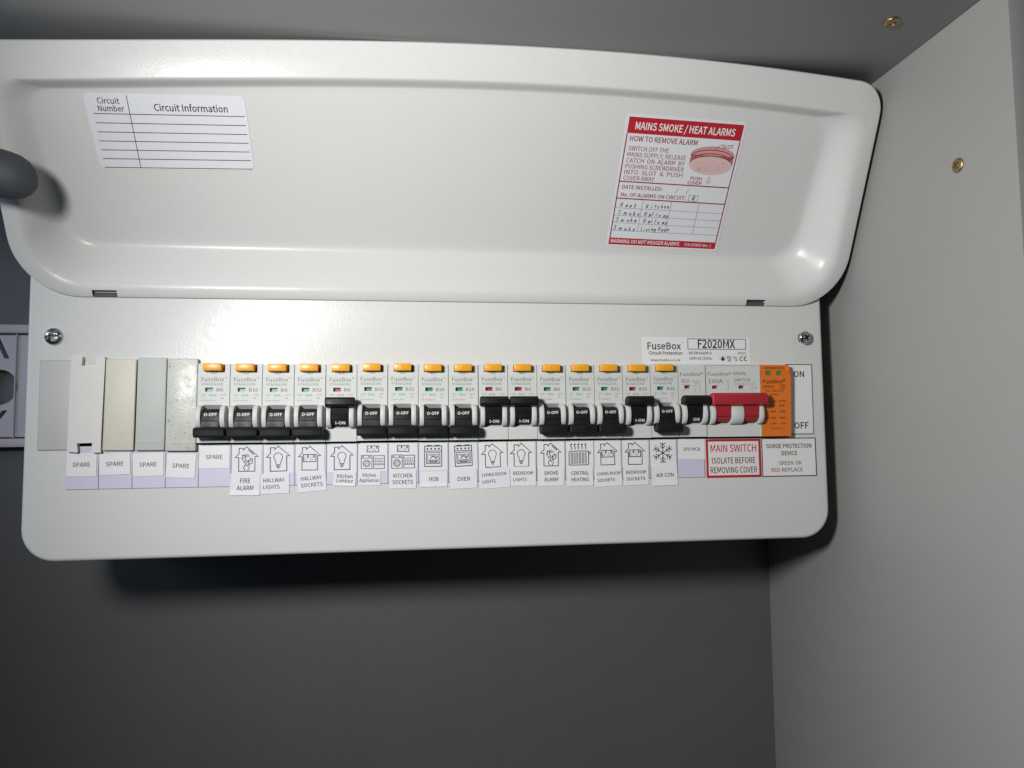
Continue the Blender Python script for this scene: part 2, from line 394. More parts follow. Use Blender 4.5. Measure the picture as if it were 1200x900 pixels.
# ------------------------------------------------------------------ blanking plates
FACE = Frame((0, 0, 0))
P = .018
def blank(name, label, m, x0, x1, z0, z1, y, rot=0, notch=False, rimline=False):
    cx = (x0+x1)/2; t = thing(name, label, 'blanking plate', (cx, 0, (z0+z1)/2), 'blanking plates at the left of the row')
    w2, h2 = (x1-x0)/2, (z1-z0)/2
    bm = bmesh.new()
    if notch:
        hs = [(-.0030, .0046, h2-.0042, h2+.001), (-.0036, .0042, -h2-.001, -h2+.0042)]
        plate(bm, -w2, w2, -h2, h2, -y, -.00005, hs)
        es = [e for e in bm.edges if abs(e.verts[0].co.y+y) < 1e-6 and abs(e.verts[1].co.y+y) < 1e-6 and len(e.link_faces) == 2 and e.calc_face_angle(0) > 1]
        bmesh.ops.bevel(bm, geom=es, offset=.0003, segments=2, affect='EDGES')
    else: box(bm, -w2, w2, -y, -.00005, -h2, h2, .0006, 3)
    o = finish(bm, 'plate', m, t); o.rotation_euler = (0, rot, 0)
    if rimline:
        bm = bmesh.new(); ex = w2-.0012
        box(bm, -ex, ex, -y-.00025, -y+.0002, -h2+.0046, -h2+.0052, .0001, 1)
        r = finish(bm, 'rib', m, t); r.rotation_euler = (0, rot, 0)
    bm = bmesh.new(); box(bm, -w2+.002, w2-.002, .0002, .012, -.0222, .0230); finish(bm, 'clip', m, t)
    return t
blank('blanking_plate', 'flat blue-grey blanking plate at the far left of the row', 'blank_grey', -.0146, .0022, -.0257, .0254, .0009)
blank('blanking_plate', 'off-white blanking plate with square notches at top and bottom', 'blank_white', .0024, .0203, -.0259, .0262, .0030, .012, True)
blank('blanking_plate', 'cream blanking plate between the notched plate and the grey-green plate', 'blank_cream', .0208, .0374, -.0263, .0260, .0026, .012)
blank('blanking_plate', 'plain grey-green blanking plate left of the mottled one', 'blank_green', .0382, .0541, -.0265, .0268, .0029, .008, rimline=True)
blank('blanking_plate', 'shiny mottled grey blanking plate touching the first breaker', 'blank_mottled', .0546, .0713, -.0270, .0263, .0034, .008, rimline=True)

# ------------------------------------------------------------------ breakers
YF = -.0050                                   # front face of the devices
def breaker_body(bm, W, holes, test=True):
    g = .00018
    if test:
        plate(bm, g, W-g, .0170, .0225, YF+.0006, .043, [(.0034, .0150, .0185, .0231)])
        plate(bm, g, W-g, -.0225, .0170, YF, .043, holes)
    else: plate(bm, g, W-g, -.0225, .0225, YF, .043, holes)
WIN = (.0043, .0087, .0069, .0092)
SLOT = (.0036, .0138, -.0148, -.0008)
def cheek_profile(n=12, R=.0069, d=.0062, zc=-.0079):
    return [(YF+.0004, zc+R)] + [(YF-d*math.sin(math.pi*i/n)**.75, zc+R*math.cos(math.pi*i/n)) for i in range(1, n)] + [(YF+.0004, zc-R)]
def toggle_profiles(on):
    # OFF: the rocker face slopes out towards the paddle at the bottom; ON is the mirror image
    rock = [(YF+.0035, -.0030), (-.0068, -.0034), (-.0092, -.0052), (-.0098, -.0080), (-.0104, -.0120), (-.0108, -.0150), (-.0060, -.0152), (YF+.0035, -.0140)]
    pad = [(-.0064, -.0140), (-.0112, -.0136), (-.0134, -.0141), (-.0142, -.0156), (-.0140, -.0184), (-.0126, -.0196), (-.0094, -.0194), (-.0070, -.0176)]
    if on:
        zc = -.0082; rock = [(y, 2*zc-z) for y, z in rock][::-1]; pad = [(y, 2*zc-z) for y, z in pad][::-1]
    return rock, pad
def make_breaker(i, on, rating, code, label, mcb=False):
    x0 = i*P; t = thing('circuit_breaker', label, 'circuit breaker', (x0+random.uniform(-.00008, .00008), random.uniform(-.0003, .0003), random.uniform(-.0002, .0002)), 'circuit breakers plugged in a row')
    W = P; win = (.0040, .0080, .0078, .0099) if mcb else WIN
    bm = bmesh.new(); breaker_body(bm, W, [win, SLOT], not mcb)
    # sloping floor of the toggle slot
    prism_x(bm, [(YF+.0001, -.0008), (YF+.0040, -.0036), (YF+.0040, -.0008)], SLOT[0], SLOT[1])
    prism_x(bm, [(YF+.0001, -.0148), (YF+.0040, -.0122), (YF+.0040, -.0148)], SLOT[0], SLOT[1])
    prism_x(bm, [(YF+.0038, -.0010), (YF+.0050, -.0010), (YF+.0050, -.0146), (YF+.0038, -.0146)], SLOT[0], SLOT[1])
    finish(bm, 'body', 'device_plastic', t)
    for a, b in ((.0009, .0035), (.0139, .0167)):
        bm = bmesh.new(); prism_x(bm, cheek_profile(), a, b, .0004); finish(bm, 'cheek', 'device_plastic', t)
    rock, pad = toggle_profiles(on)
    bm = bmesh.new(); prism_x(bm, rock, .0039, .0135, .0003)
    prism_x(bm, pad, .00045, .01755, .0007, 3)
    tg = finish(bm, 'toggle', 'black_plastic', t, angle=28)
    # ridge across the rocker, printed state
    zr = (-.0100, -.0064)[on]
    bm = bmesh.new(); box(bm, .0045, .0129, -.0108, -.0098, zr-.0002, zr+.0002, .0001, 1); finish(bm, 'ridge', 'black_plastic', tg)
    if on: fr = Frame((.0088, -.0096, -.0124), (1, 0, 0), (0, -.22, 1), (0, -1, -.22))
    else: fr = Frame((.0088, -.0096, -.0074), (1, 0, 0), (0, .21, 1), (0, -1, .21))
    ik = Ink(fr, .0004)
    if on: ik.text('I-ON' if not mcb else 'ON', .0003, 0, .0017, .0056 if not mcb else .0040, .012)
    else: ik.text('O-OFF', .0, 0, .0017, .0070, .012)
    ik.build('lettering', 'white_ink', tg)
    # flag window
    bm = bmesh.new(); box(bm, win[0], win[1], YF+.0024, YF+.0030, win[2], win[3]); finish(bm, 'flag_window', 'red_flag' if on else 'green_flag', t)
    if not mcb:
        bm = bmesh.new(); box(bm, .0037, .0139, -.0088, -.0010, .0188, .0230, .0004, 2); bt = finish(bm, 'test_button', 'orange_button', t)
        ik = Ink(Frame((0, -.0088, 0))); ik.line([(.0088, .0200), (.0088, .0214)], .00018); ik.build('mark', 'brown_ink', bt)
    # print
    fr = Frame((0, YF, 0)); ik = Ink(fr)
    if mcb:
        ik.text('FuseBox®', .0088, .0158, .0021, .0150); ik.text('B32', .0024, .0116, .0020, .0048, align='LEFT')
        ik.build('lettering', 'grey_ink', t); ik = Ink(fr)
        ik.text('BS EN 60898', .0095, .0120, .0008, .0050, align='LEFT'); ik.text('6000 3', .0105, .0108, .0008, .0040, align='LEFT')
        ik.text('RoHS', .0024, .0062, .0007, .0028, align='LEFT'); ik.rect(.0022, .0072, .01045, .0106)
        ik.line([(.0108, .0050), (.0108, .0096), (.0124, .0096)], .0002); ik.line([(.0142, .0050), (.0142, .0096), (.0128, .0096)], .0002)
        ik.build('small_print', 'pale_ink', t)
    else:
        ik.text('FuseBox', .0022, .0128, .0024, .0125, align='LEFT'); ik.circle(.0157, .0149, .0004, .00015, n=10)
        ik.text(rating, .0106, .0070, .0019, .0011+.0013*len(rating), align='LEFT', bold=.006)
        ik.build('lettering', 'grey_ink', t); ik = Ink(fr)
        ik.text('TEST', .0088, .0173, .0009, .0036); ik.text(code, .0024, .0105, .0014, .0116, align='LEFT')
        ik.text('RHF', .0024, .0046, .0008, .0026, align='LEFT'); ik.text('30mA', .0064, .0042, .0013, .0040, align='LEFT'); ik.text('1Ph', .0130, .0046, .0008, .0028, align='LEFT')
        if not on:
            ik.text('A', .0030, .0030, .0009); ik.text('6k', .0140, .0026, .0010); ik.text('BS EN 61009-1', .0020, .0014, .0007, .0082, align='LEFT')
        ik.build('small_print', 'pale_ink', t)
    return t
DEV = [('SPARE', 0, 'B6', 'RTA060630B', 'circuit breaker above the SPARE paper, first after the mottled plate'),
       ('FIRE ALARM', 0, 'B16', 'RTA061630B', 'circuit breaker switched off above the FIRE ALARM paper'),
       ('HALLWAY LIGHTS', 0, 'B6', 'RTA060630B', 'circuit breaker switched off above the HALLWAY LIGHTS paper'),
       ('HALLWAY SOCKETS', 0, 'B32', 'RTA063230B', 'circuit breaker switched off above the HALLWAY SOCKETS paper'),
       ('Kitchen Lighting', 1, 'B6', 'RTA060630B', 'circuit breaker switched on above the Kitchen Lighting paper'),
       ('Kitchen Appliances', 0, 'B32', 'RTA063230B', 'circuit breaker switched off above the Kitchen Appliances paper'),
       ('KITCHEN SOCKETS', 0, 'B32', 'RTA063230B', 'circuit breaker switched off above the KITCHEN SOCKETS paper'),
       ('HOB', 0, 'B16', 'RTA061630B', 'circuit breaker switched off above the HOB paper'),
       ('OVEN', 0, 'B16', 'RTA061632B', 'circuit breaker switched off above the OVEN paper'),
       ('LIVING ROOM LIGHTS', 1, 'B6', 'RTA060630B', 'circuit breaker switched on above the LIVING ROOM LIGHTS paper'),
       ('BEDROOM LIGHTS', 1, 'B6', 'RTA060630B', 'circuit breaker switched on above the BEDROOM LIGHTS paper'),
       ('SMOKE ALARM', 0, 'B6', 'RTA060630B', 'circuit breaker switched off above the SMOKE ALARM paper'),
       ('CENTRAL HEATING', 0, 'B16', 'RTA061630B', 'circuit breaker switched off above the CENTRAL HEATING paper'),
       ('LIVING ROOM SOCKETS', 0, 'B32', 'RTA063230B', 'circuit breaker switched off above the LIVING ROOM SOCKETS paper'),
       ('BEDROOM SOCKETS', 1, 'B32', 'RTA063230B', 'circuit breaker switched on above the BEDROOM SOCKETS paper'),
       ('AIR CON', 0, 'B32', 'RTA063230B', 'circuit breaker switched off above the AIR CON paper')]
for k, (nm, on, rating, code, lab) in enumerate(DEV): make_breaker(4+k, on, rating, code, lab)
make_breaker(20, 1, 'B32', '', 'circuit breaker without test button, beside the red main switch', mcb=True)

# main switch: two poles under one red bar
MS0 = 21*P + .0004; MSW = .0364
ms = thing('main_switch', 'double-width main switch with a long red handle, switched on', 'main switch', (MS0, 0, 0))
bm = bmesh.new(); holes = [(.0040, .0080, .0078, .0099), (.0216, .0256, .0078, .0099), (.0038, .0140, -.0148, -.0008), (.0222, .0325, -.0148, -.0008)]
breaker_body(bm, MSW, holes, False)
for a, b in ((.0038, .0140), (.0222, .0325)):
    prism_x(bm, [(YF+.0001, -.0008), (YF+.0040, -.0036), (YF+.0040, -.0008)], a, b); prism_x(bm, [(YF+.0001, -.0148), (YF+.0040, -.0122), (YF+.0040, -.0148)], a, b)
    prism_x(bm, [(YF+.0038, -.0010), (YF+.0050, -.0010), (YF+.0050, -.0146), (YF+.0038, -.0146)], a, b)
finish(bm, 'body', 'device_plastic', ms)
for a, b in ((.0009, .0037), (.0141, .0221), (.0326, .0354)):
    bm = bmesh.new(); prism_x(bm, cheek_profile(), a, b, .0004); finish(bm, 'cheek', 'device_plastic', ms)
rock, pad = toggle_profiles(True); bm = bmesh.new()
for a, b in ((.0041, .0137), (.0225, .0322)): prism_x(bm, rock, a, b, .0003)
prism_x(bm, [(-.0064, -.0026), (-.0112, -.0032), (-.0138, -.0024), (-.0144, -.0002), (-.0140, .0034), (-.0124, .0048), (-.0094, .0046), (-.0070, .0022)], .0003, MSW+.0004, .0009, 3)
hd = finish(bm, 'handle', 'red_plastic', ms, angle=28)
for a, b in ((.0045, .0133), (.0229, .0318)):
    bm = bmesh.new(); box(bm, a, b, -.0109, -.0096, -.0096, -.0092, .0001, 1); finish(bm, 'ridge', 'red_plastic', hd)
for h in holes[:2]:
    bm = bmesh.new(); box(bm, h[0], h[1], YF+.0024, YF+.0030, h[2], h[3]); finish(bm, 'flag_window', 'red_flag', ms)
fr = Frame((0, YF, 0)); ik = Ink(fr)
ik.text('FuseBox®', .0012, .0162, .0020, .0158, align='LEFT'); ik.text('100A', .0016, .0114, .0025, .0096, align='LEFT')
ik.text('MAIN', .0184, .0165, .0020, .0080, align='LEFT'); ik.text('SWITCH', .0186, .0124, .0020, .0106, align='LEFT')
ik.line([(.0146, .0070), (.0146, .0134)], .00022); ik.text('1', .0130, .0122, .0010); ik.text('2', .0130, .0070, .0010)
ik.build('lettering', 'grey_ink', ms); ik = Ink(fr)
ik.text('BS EN 60947-3   AC-22A', .0186, .0104, .0009, .0140, align='LEFT'); ik.text('1 2', .0300, .0078, .0014, .0036, align='LEFT')
ik.build('small_print', 'pale_ink', ms)

# surge protector
SP0, SPW = .4150, .0190
sp = thing('surge_protector', 'orange surge protection module with two green windows, end of the row', 'surge protector', (SP0, 0, 0))
bm = bmesh.new(); sy = -.0056; wins = [(.0032, .0072, .0163, .0192), (.0106, .0142, .0163, .0192)]
plate(bm, 0, SPW, -.0226, .0230, sy, .043, wins)
es = [e for e in bm.edges if all(abs(v.co.y-sy) < 1e-6 for v in e.verts) and len(e.link_faces) == 2 and e.calc_face_angle(0) > 1 and (abs(e.verts[0].co.x-SPW) < 1e-6 and abs(e.verts[1].co.x-SPW) < 1e-6)]
bmesh.ops.bevel(bm, geom=es, offset=.0014, segments=4, affect='EDGES')
finish(bm, 'body', 'orange_body', sp)
for a in wins:
    bm = bmesh.new(); box(bm, a[0], a[1], sy+.0009, sy+.0016, a[2], a[3]); finish(bm, 'status_window', 'green_window', sp)
ik = Ink(Frame((0, sy, 0)))
ik.text('RED-REPLACE', .0092, .0203, .0014, .0136, bold=.012); ik.text('FuseBox®', .0088, .0112, .0024, .0150, bold=.008)
ik.text('SPDCT2', .0048, .0082, .0016, .0070, bold=.012); ik.text('T2', .0142, .0080, .0018, .0022); ik.frame(.0126, .0157, .0076, .0102, .00025)
ik.text('TYPE 2  EN61643-11', .0088, .0058, .0010, .0130, bold=.01); ik.text('1P+N', .0080, .0034, .0012, .0050, bold=.012)
for z, l, a, b in ((-.0008, '', 'L-N', 'N-PE'), (-.0036, '', '275V~', '255V~'), (-.0074, 'In', '20kA', '20kA'), (-.0114, 'Imax', '40kA', '40kA'), (-.0150, 'Up', '1.3kV', '1.5kV')):
    if l: ik.text(l, .0006, z, .0011, align='LEFT', width=.0006+.0008*len(l), bold=.01)
    ik.text(a, .0072, z, .0012, .0042, bold=.012); ik.text(b, .0138, z, .0012, .0044, bold=.012)
ik.text('IEC 61643-11', .0105, -.0180, .0009, .0090, bold=.01)
ik.build('lettering', 'brown_ink', sp)

# ------------------------------------------------------------------ printed labels stuck on the cover
def st(o): o.location = UL; return o
strip = sheet('label_strip', FACE.sub(.189, -.0361), .378, .0240, 'lilac_strip', unit, .00002, .00006); st(strip)
ik = Ink(FACE, .00012)
for i in range(1, 22): ik.rect(i*P-.00022, i*P+.00022, -.0480, -.0242)
ik.rect(.001, .378, -.0481, -.0478)
ik.build('divider_lines', 'grey_ink', strip)
def quad_label(x0, y0, x1, y1, rot):
    a, b = on_cover(x0, y0), on_cover(x1, y1)
    return FACE.sub((a[0]+b[0])/2, (a[1]+b[1])/2, math.radians(rot)), abs(b[0]-a[0]), abs(a[1]-b[1])
def name_label(x0, y0, x1, y1, rot, lines, k, cap=.0022, widths=None, bold=.004, align='CENTER', m='paper_cool', curl=0, h=.00032, top=.52):
    fr, wd, ht = quad_label(x0, y0, x1, y1, rot)
    o = sheet('name_label', fr, wd, ht, m, unit, h+.00010*(k % 2), curl=curl); st(o)
    ik = Ink(fr, h+.00010*(k % 2)+.00012); n = len(lines)
    for j, l in enumerate(lines):
        yy = (.5*ht - ht*(j+1)/(n+1)*1.0) - cap/2 if n > 1 else -cap/2
        wl = widths[j] if widths else None
        ik.text(l, 0 if align == 'CENTER' else -wd*.40, yy, cap, wl, bold, align)
    st(ik.build('lettering', 'ink', o)); o.children[0].location = (0, 0, 0)
    return o
# the SPARE slips
for k, (q, r) in enumerate((((78.6, 531, 113, 558), -.5), ((117, 531, 152.5, 556), 2), ((156, 531, 191.5, 557.5), 1.5), ((195.5, 532, 229, 559.5), -3), ((233.5, 522.5, 269, 548.5), 0))):
    name_label(*q, r, ['SPARE'], k, cap=.0024, widths=[.0094], bold=.006, m='paper')
name_label(794.5, 514.5, 826, 538, -1, ['SPD MCB'], 1, cap=.0020, widths=[.0112], m='paper', h=.0002)
# picture labels
def house(ik, s, lw):
    S = lambda *p: [(a*s, b*s) for a, b in p]
    ik.line(S((-.30, .06), (-.46, .06), (-.30, .22), (-.30, .44), (-.13, .44), (-.13, .36), (0, .5), (.46, .10), (.33, .10)), lw)
    ik.line(S((-.31, .07), (-.31, -.5), (.33, -.5), (.33, .11)), lw)
def ic_bulb(ik, s, lw):
    house(ik, s, lw); ik.line([(-.09*s, -.22*s)] + [(.17*s*math.cos(math.radians(a)), .06*s+.17*s*math.sin(math.radians(a))) for a in range(235, -56, -20)] + [(.09*s, -.22*s)], lw*.8)
    for j, wv in enumerate((.09, .085, .05)): ik.line([(-wv*s, (-.25-j*.06)*s), (wv*s, (-.25-j*.06)*s)], lw*1.1)
def sock(ik, cx, cy, wd, ht, lw):
    ik.frame(cx-wd/2, cx+wd/2, cy-ht/2, cy+ht/2, lw)
    for d in (-.25, .22):
        ik.rect(cx+wd*(d+.06), cx+wd*(d+.17), cy+ht*.02, cy+ht*.42)
        for a, b in ((-.12, .08), (-.17, -.22), (-.02, -.22)): ik.rect(cx+wd*(d+a)-lw*.5, cx+wd*(d+a)+lw*.5, cy+ht*b-lw*.6, cy+ht*b+lw*.6)
def ic_sock(ik, s, lw): house(ik, s, lw); sock(ik, 0, .0, s*.52, s*.30, lw)
def ic_fire(ik, s, lw):
    house(ik, s, lw)
    S = lambda *p: [(a*s, b*s) for a, b in p]
    ik.line(S((.05, .38), (.28, .17)), lw); ik.line(S((.10, .40), (.30, .22)), lw*.7)
    for r in (.06, .11, .16): ik.circle(.02*s, .24*s, r*s, lw*.6, a0=200, a1=320, n=8)
    ik.line(S((-.18, .16), (-.04, .12), (-.08, .02), (.0, -.06), (-.1, -.14), (-.16, -.02), (-.20, .04), (-.14, .08)), lw*.9, True)
    ik.line(S((.14, .02), (.24, .0), (.22, -.16), (.10, -.22), (.06, -.12), (.16, -.06)), lw*.9, True)
    ik.line(S((-.06, -.48), (-.12, -.34), (-.03, -.22), (.02, -.30), (.10, -.20), (.10, -.38), (.04, -.48)), lw*.9)
    ik.line(S((-.06, -.20), (.04, -.12), (.10, -.02)), lw*.9)
def ic_kitchen(ik, s, lw):
    sock(ik, 0, .36*s, .50*s, .26*s, lw*.9)
    ik.frame(-.50*s, -.04*s, -.5*s, .08*s, lw*.8); ik.line([(-.5*s, -.04*s), (-.04*s, -.04*s)], lw*.7); ik.circle(-.27*s, -.27*s, .15*s, lw*.8); ik.circle(-.27*s, -.27*s, .10*s, lw*.6)
    ik.line([(-.34*s, -.32*s), (-.2*s, -.2*s)], lw*.6); ik.rect(-.46*s, -.38*s, .0, .04*s); ik.rect(-.2*s, -.1*s, .0, .04*s)
    ik.frame(.03*s, .5*s, -.5*s, .06*s, lw*.8)
    for b in (-.06, -.20, -.34): ik.line([(.03*s, b*s), (.5*s, b*s)], lw*.6)
    for a in range(5): ik.rect((.09+a*.08)*s, (.13+a*.08)*s, -.32*s, -.26*s); ik.rect((.10+a*.07)*s, (.12+a*.07)*s, -.18*s, -.10*s)
def ic_oven(ik, s, lw):
    ik.frame(-.42*s, .42*s, -.5*s, .5*s, lw); ik.line([(-.42*s, .26*s), (.42*s, .26*s)], lw*.9)
    for a in (-.28, -.1, .1, .28): ik.circle(a*s, .37*s, .05*s, n=8)
    for a in (-.2, .2): ik.rect((a-.13)*s, (a+.13)*s, .5*s, .55*s)
    ik.frame(-.33*s, .33*s, -.36*s, .18*s, lw*.8); ik.frame(-.27*s, .27*s, -.31*s, .08*s, lw*.6)
    ik.line([(-.2*s, -.2*s), (-.16*s, -.27*s), (.16*s, -.27*s), (.2*s, -.2*s)], lw, True)
    ik.circle(-.0*s, -.14*s, .13*s, lw, a0=0, a1=180, n=8); ik.line([(.12*s, -.12*s), (.22*s, .02*s)], lw*1.2)
    for a in (-.12, -.02, .08): ik.line([((a-.03)*s, .0), ((a+.03)*s, .05*s)], lw*.8)
def ic_heat(ik, s, lw):
    ik.line([(-.5*s, -.48*s), (-.5*s, .08*s), (-.44*s, .14*s), (.36*s, .14*s), (.42*s, .08*s), (.42*s, -.44*s), (.38*s, -.5*s), (-.46*s, -.5*s)], lw, True)
    ik.line([(.42*s, .12*s), (.52*s, .06*s), (.46*s, -.02*s)], lw)
    for a in range(6): ik.frame((-.40+a*.13)*s, (-.345+a*.13)*s, -.42*s, .06*s, lw*.7)
    for a in range(5):
        x = (-.40+a*.17)*s; ik.line([(x, .22*s), (x+.03*s, .29*s), (x-.02*s, .37*s), (x+.01*s, .45*s)], lw*.9); ik.poly([(x-.045*s, .42*s), (x+.06*s, .42*s), (x+.012*s, .52*s)])
def ic_snow(ik, s, lw):
    for a in range(6):
        t = math.radians(30+60*a); c, q = math.cos(t), math.sin(t); Rr = lambda u, v: ((u*c-v*q)*s, (u*q+v*c)*s)
        ik.line([(0, 0), Rr(.5, 0)], lw)
        for d in (.22, .36): ik.line([Rr(d+.12, .13), Rr(d, 0), Rr(d+.12, -.13)], lw)
ICON = [(1, ic_fire, 0, .0142), (2, ic_bulb, 1, .0146), (3, ic_sock, 0, .0140), (4, ic_bulb, 0, .0142), (5, ic_kitchen, 0, .0136), (6, ic_kitchen, 0, .0136), (7, ic_oven, 0, .0122), (8, ic_oven, 2, .0122),
        (9, ic_bulb, 2, .0142), (10, ic_bulb, 0, .0142), (11, ic_fire, 0, .0140), (12, ic_heat, 0, .0134), (13, ic_sock, 1, .0138), (14, ic_sock, 0, .0138), (15, ic_snow, 0, .0130)]
for k, fn, rot, s in ICON:
    i = 4+k; wd = .0166+random.uniform(-.0004, .0006)
    fr = FACE.sub((i+.5)*P+random.uniform(-.0004, .0004), -.0324, math.radians(rot))
    o = sheet('picture_label', fr, wd, .0168, 'paper_cool' if k < 9 else 'paper', unit, .00014+.00006*(k % 2)); st(o)
    ik = Ink(fr.sub(-.0002, .0002), .00030); fn(ik, s, .00050); ik.build('pictogram', 'ink', o)
NAMES = [((270.3, 555, 304.5, 580), -1, ['FIRE', 'ALARM'], [.0058, .0094], 'CENTER', .0026, .0004), ((305.5, 555, 338.8, 578), 1, ['HALLWAY', 'LIGHTS'], [.0120, .0092], 'LEFT', .0022, 0),
         ((348.5, 552.5, 382, 575.5), 4, ['HALLWAY', 'SOCKETS'], [.0120, .0126], 'CENTER', .0022, 0), ((391, 552.5, 417, 569), -3, ['Kitchen', 'Lighting'], [.0090, .0098], 'CENTER', .0021, .0003),
         ((419.5, 551, 446, 568.5), -1, ['Kitchen', 'Appliances'], [.0078, .0116], 'CENTER', .0020, 0), ((456.2, 550, 487.7, 572), 0, ['KITCHEN', 'SOCKETS'], [.0110, .0122], 'CENTER', .0023, 0),
         ((492.5, 552.5, 524.3, 570), 0, ['HOB'], [.0056], 'CENTER', .0024, .0003), ((527.5, 550, 559, 572), 2, ['OVEN'], [.0076], 'CENTER', .0024, 0),
         ((561.5, 548, 597.5, 571.5), 3, ['LIVING ROOM', 'LIGHTS'], [.0148, .0080], 'LEFT', .0019, 0), ((598.3, 547, 628, 569), 0, ['BEDROOM', 'LIGHTS'], [.0122, .0082], 'LEFT', .0020, 0),
         ((630.5, 547, 661, 569), 0, ['SMOKE', 'ALARM'], [.0090, .0088], 'CENTER', .0023, 0), ((664, 547, 695, 569), 0, ['CENTRAL', 'HEATING'], [.0112, .0110], 'CENTER', .0022, 0),
         ((696.2, 547.5, 728.7, 569.5), 2.5, ['LIVING ROOM', 'SOCKETS'], [.0150, .0112], 'LEFT', .0019, 0), ((730.5, 546, 760, 568), 1, ['BEDROOM', 'SOCKETS'], [.0128, .0122], 'LEFT', .0020, 0),
         ((763.7, 544.5, 794, 568.5), 1, ['AIR CON'], [.0114], 'CENTER', .0023, .0004)]
for k, (q, r, ls, ws, al, cap, cu) in enumerate(NAMES): name_label(*q, r, ls, k, cap, ws, .008, al, m='paper_cool' if k < 9 else 'paper', curl=cu)

def cover_sticker(name, x0, x1, z0, z1, m, h, label):
    o = sheet(name, FACE.sub((x0+x1)/2, (z0+z1)/2), x1-x0, z1-z0, m, unit, h); st(o); tag(o, label); return o, FACE.sub(0, 0, 0, h+.00009)
# main switch notice
o, fr = cover_sticker('warning_sticker', .3789, .4158, -.0485, -.0240, 'paper_pink', .0002, 'white main switch notice with a red border')
ik = Ink(fr); ik.frame(.3789+.0008, .4158-.0008, -.0485+.0008, -.0240-.0008, .0015); ik.text('MAIN SWITCH', .39735, -.0322, .0046, .0306, .004); ik.build('red_lettering', 'red_ink', o)
ik = Ink(fr); ik.text('ISOLATE BEFORE', .3973, -.0395, .0037, .0290, .004); ik.text('REMOVING COVER', .3973, -.0455, .0037, .0312, .004); ik.build('lettering', 'ink', o)
# surge label
o, fr = cover_sticker('surge_sticker', .4162, .4537, -.0486, -.0236, 'paper', .0002, 'white surge protection device sticker with a thin black frame')
ik = Ink(fr); ik.frame(.4162+.0004, .4537-.0004, -.0486+.0004, -.0236-.0004, .0006); ik.text('SURGE PROTECTION', .4350, -.0302, .0026, .0310, .012); ik.text('DEVICE', .4352, -.0349, .0026, .0108, .012)
ik.text('OK', .4392, -.0410, .0024, .0042, align='LEFT'); ik.text('REPLACE', .4298, -.0454, .0024, .0142, align='LEFT'); ik.build('lettering', 'ink', o)
ik = Ink(fr); ik.text('GREEN', .4376, -.0410, .0024, .0098, .006, 'RIGHT'); ik.build('green_lettering', 'green_ink', o)
ik = Ink(fr); ik.text('RED', .4284, -.0454, .0024, .0058, .006, 'RIGHT'); ik.build('red_lettering', 'red_ink', o)
# on / off scale beside the surge module
o, fr = cover_sticker('position_sticker', .4346, .4532, -.0216, .0241, 'paper', .0002, 'white ON and OFF sticker right of the orange module')
ik = Ink(fr); ik.line([(.4346, .0238), (.4529, .0238), (.4525, -.0213), (.4346, -.0213)], .0005); ik.text('ON', .4438, .0157, .0038, .0072, .012); ik.text('OFF', .4443, -.0178, .0040, .0100, .012); ik.build('lettering', 'ink', o)
# rating plate
o, fr = cover_sticker('rating_sticker', .3387, .4108, .0240, .0412, 'paper', .0001, 'white rating sticker with a boxed model code, above the last breakers')
ik = Ink(fr)
ik.text('FuseBox', .3422, .0334, .0043, .0222, .010, 'LEFT'); ik.circle(.3657, .0377, .0003, .00012, n=8)
ik.text('Circuit Protection', .3430, .0300, .0020, .0222, .014, 'LEFT'); ik.text('www.fusebox.co.uk', .3442, .0258, .0015, .0196, .006, 'LEFT')
ik.frame(.3690, .4080, .0336, .0402, .0004); ik.text('F2020MX', .3882, .0344, .0052, .0252, .015)
ik.text('BS EN 61439-3', .3696, .0303, .0016, .0150, .014, 'LEFT'); ik.text('IP2XC', .4082, .0303, .0014, .0056, .004, 'RIGHT'); ik.text('230V AC/50Hz', .3696, .0268, .0017, .0152, .006, 'LEFT')
ik.circle(.3922, .0272, .0012, n=12); ik.line([(.3922, .0278), (.3922, .0292)], .0007); ik.line([(.3905, .0268), (.3902, .0284), (.3910, .0288)], .0002); ik.line([(.3939, .0268), (.3942, .0284), (.3934, .0288)], .0002)
ik.line([(.3953, .0288), (.3978, .0288), (.3970, .0264), (.3960, .0264)], .0003, True); ik.line([(.3952, .0290), (.3980, .0264)], .0003); ik.rect(.3954, .3978, .0257, .0260)
ik.text('UK', .4005, .0276, .0013, .0024, .012); ik.text('CA', .4012, .0260, .0013, .0024, .012)
ik.circle(.4050, .0275, .0013, .0005, a0=60, a1=300, n=10); ik.circle(.4078, .0275, .0013, .0005, a0=60, a1=300, n=10); ik.line([(.4066, .0275), (.4076, .0275)], .0004)
ik.build('lettering', 'ink', o)

# ------------------------------------------------------------------ stickers inside the lid
def lid_floor(s0=.03): return lidF(0, s0, -FD0)
EF = (LS*.088 + LN*(FD0-FD1)).normalized(); NF = Vector((1, 0, 0)).cross(EF); NF = NF if NF.dot(LN) > 0 else -NF
floorF = Frame(lid_floor(), (1, 0, 0), EF, NF)
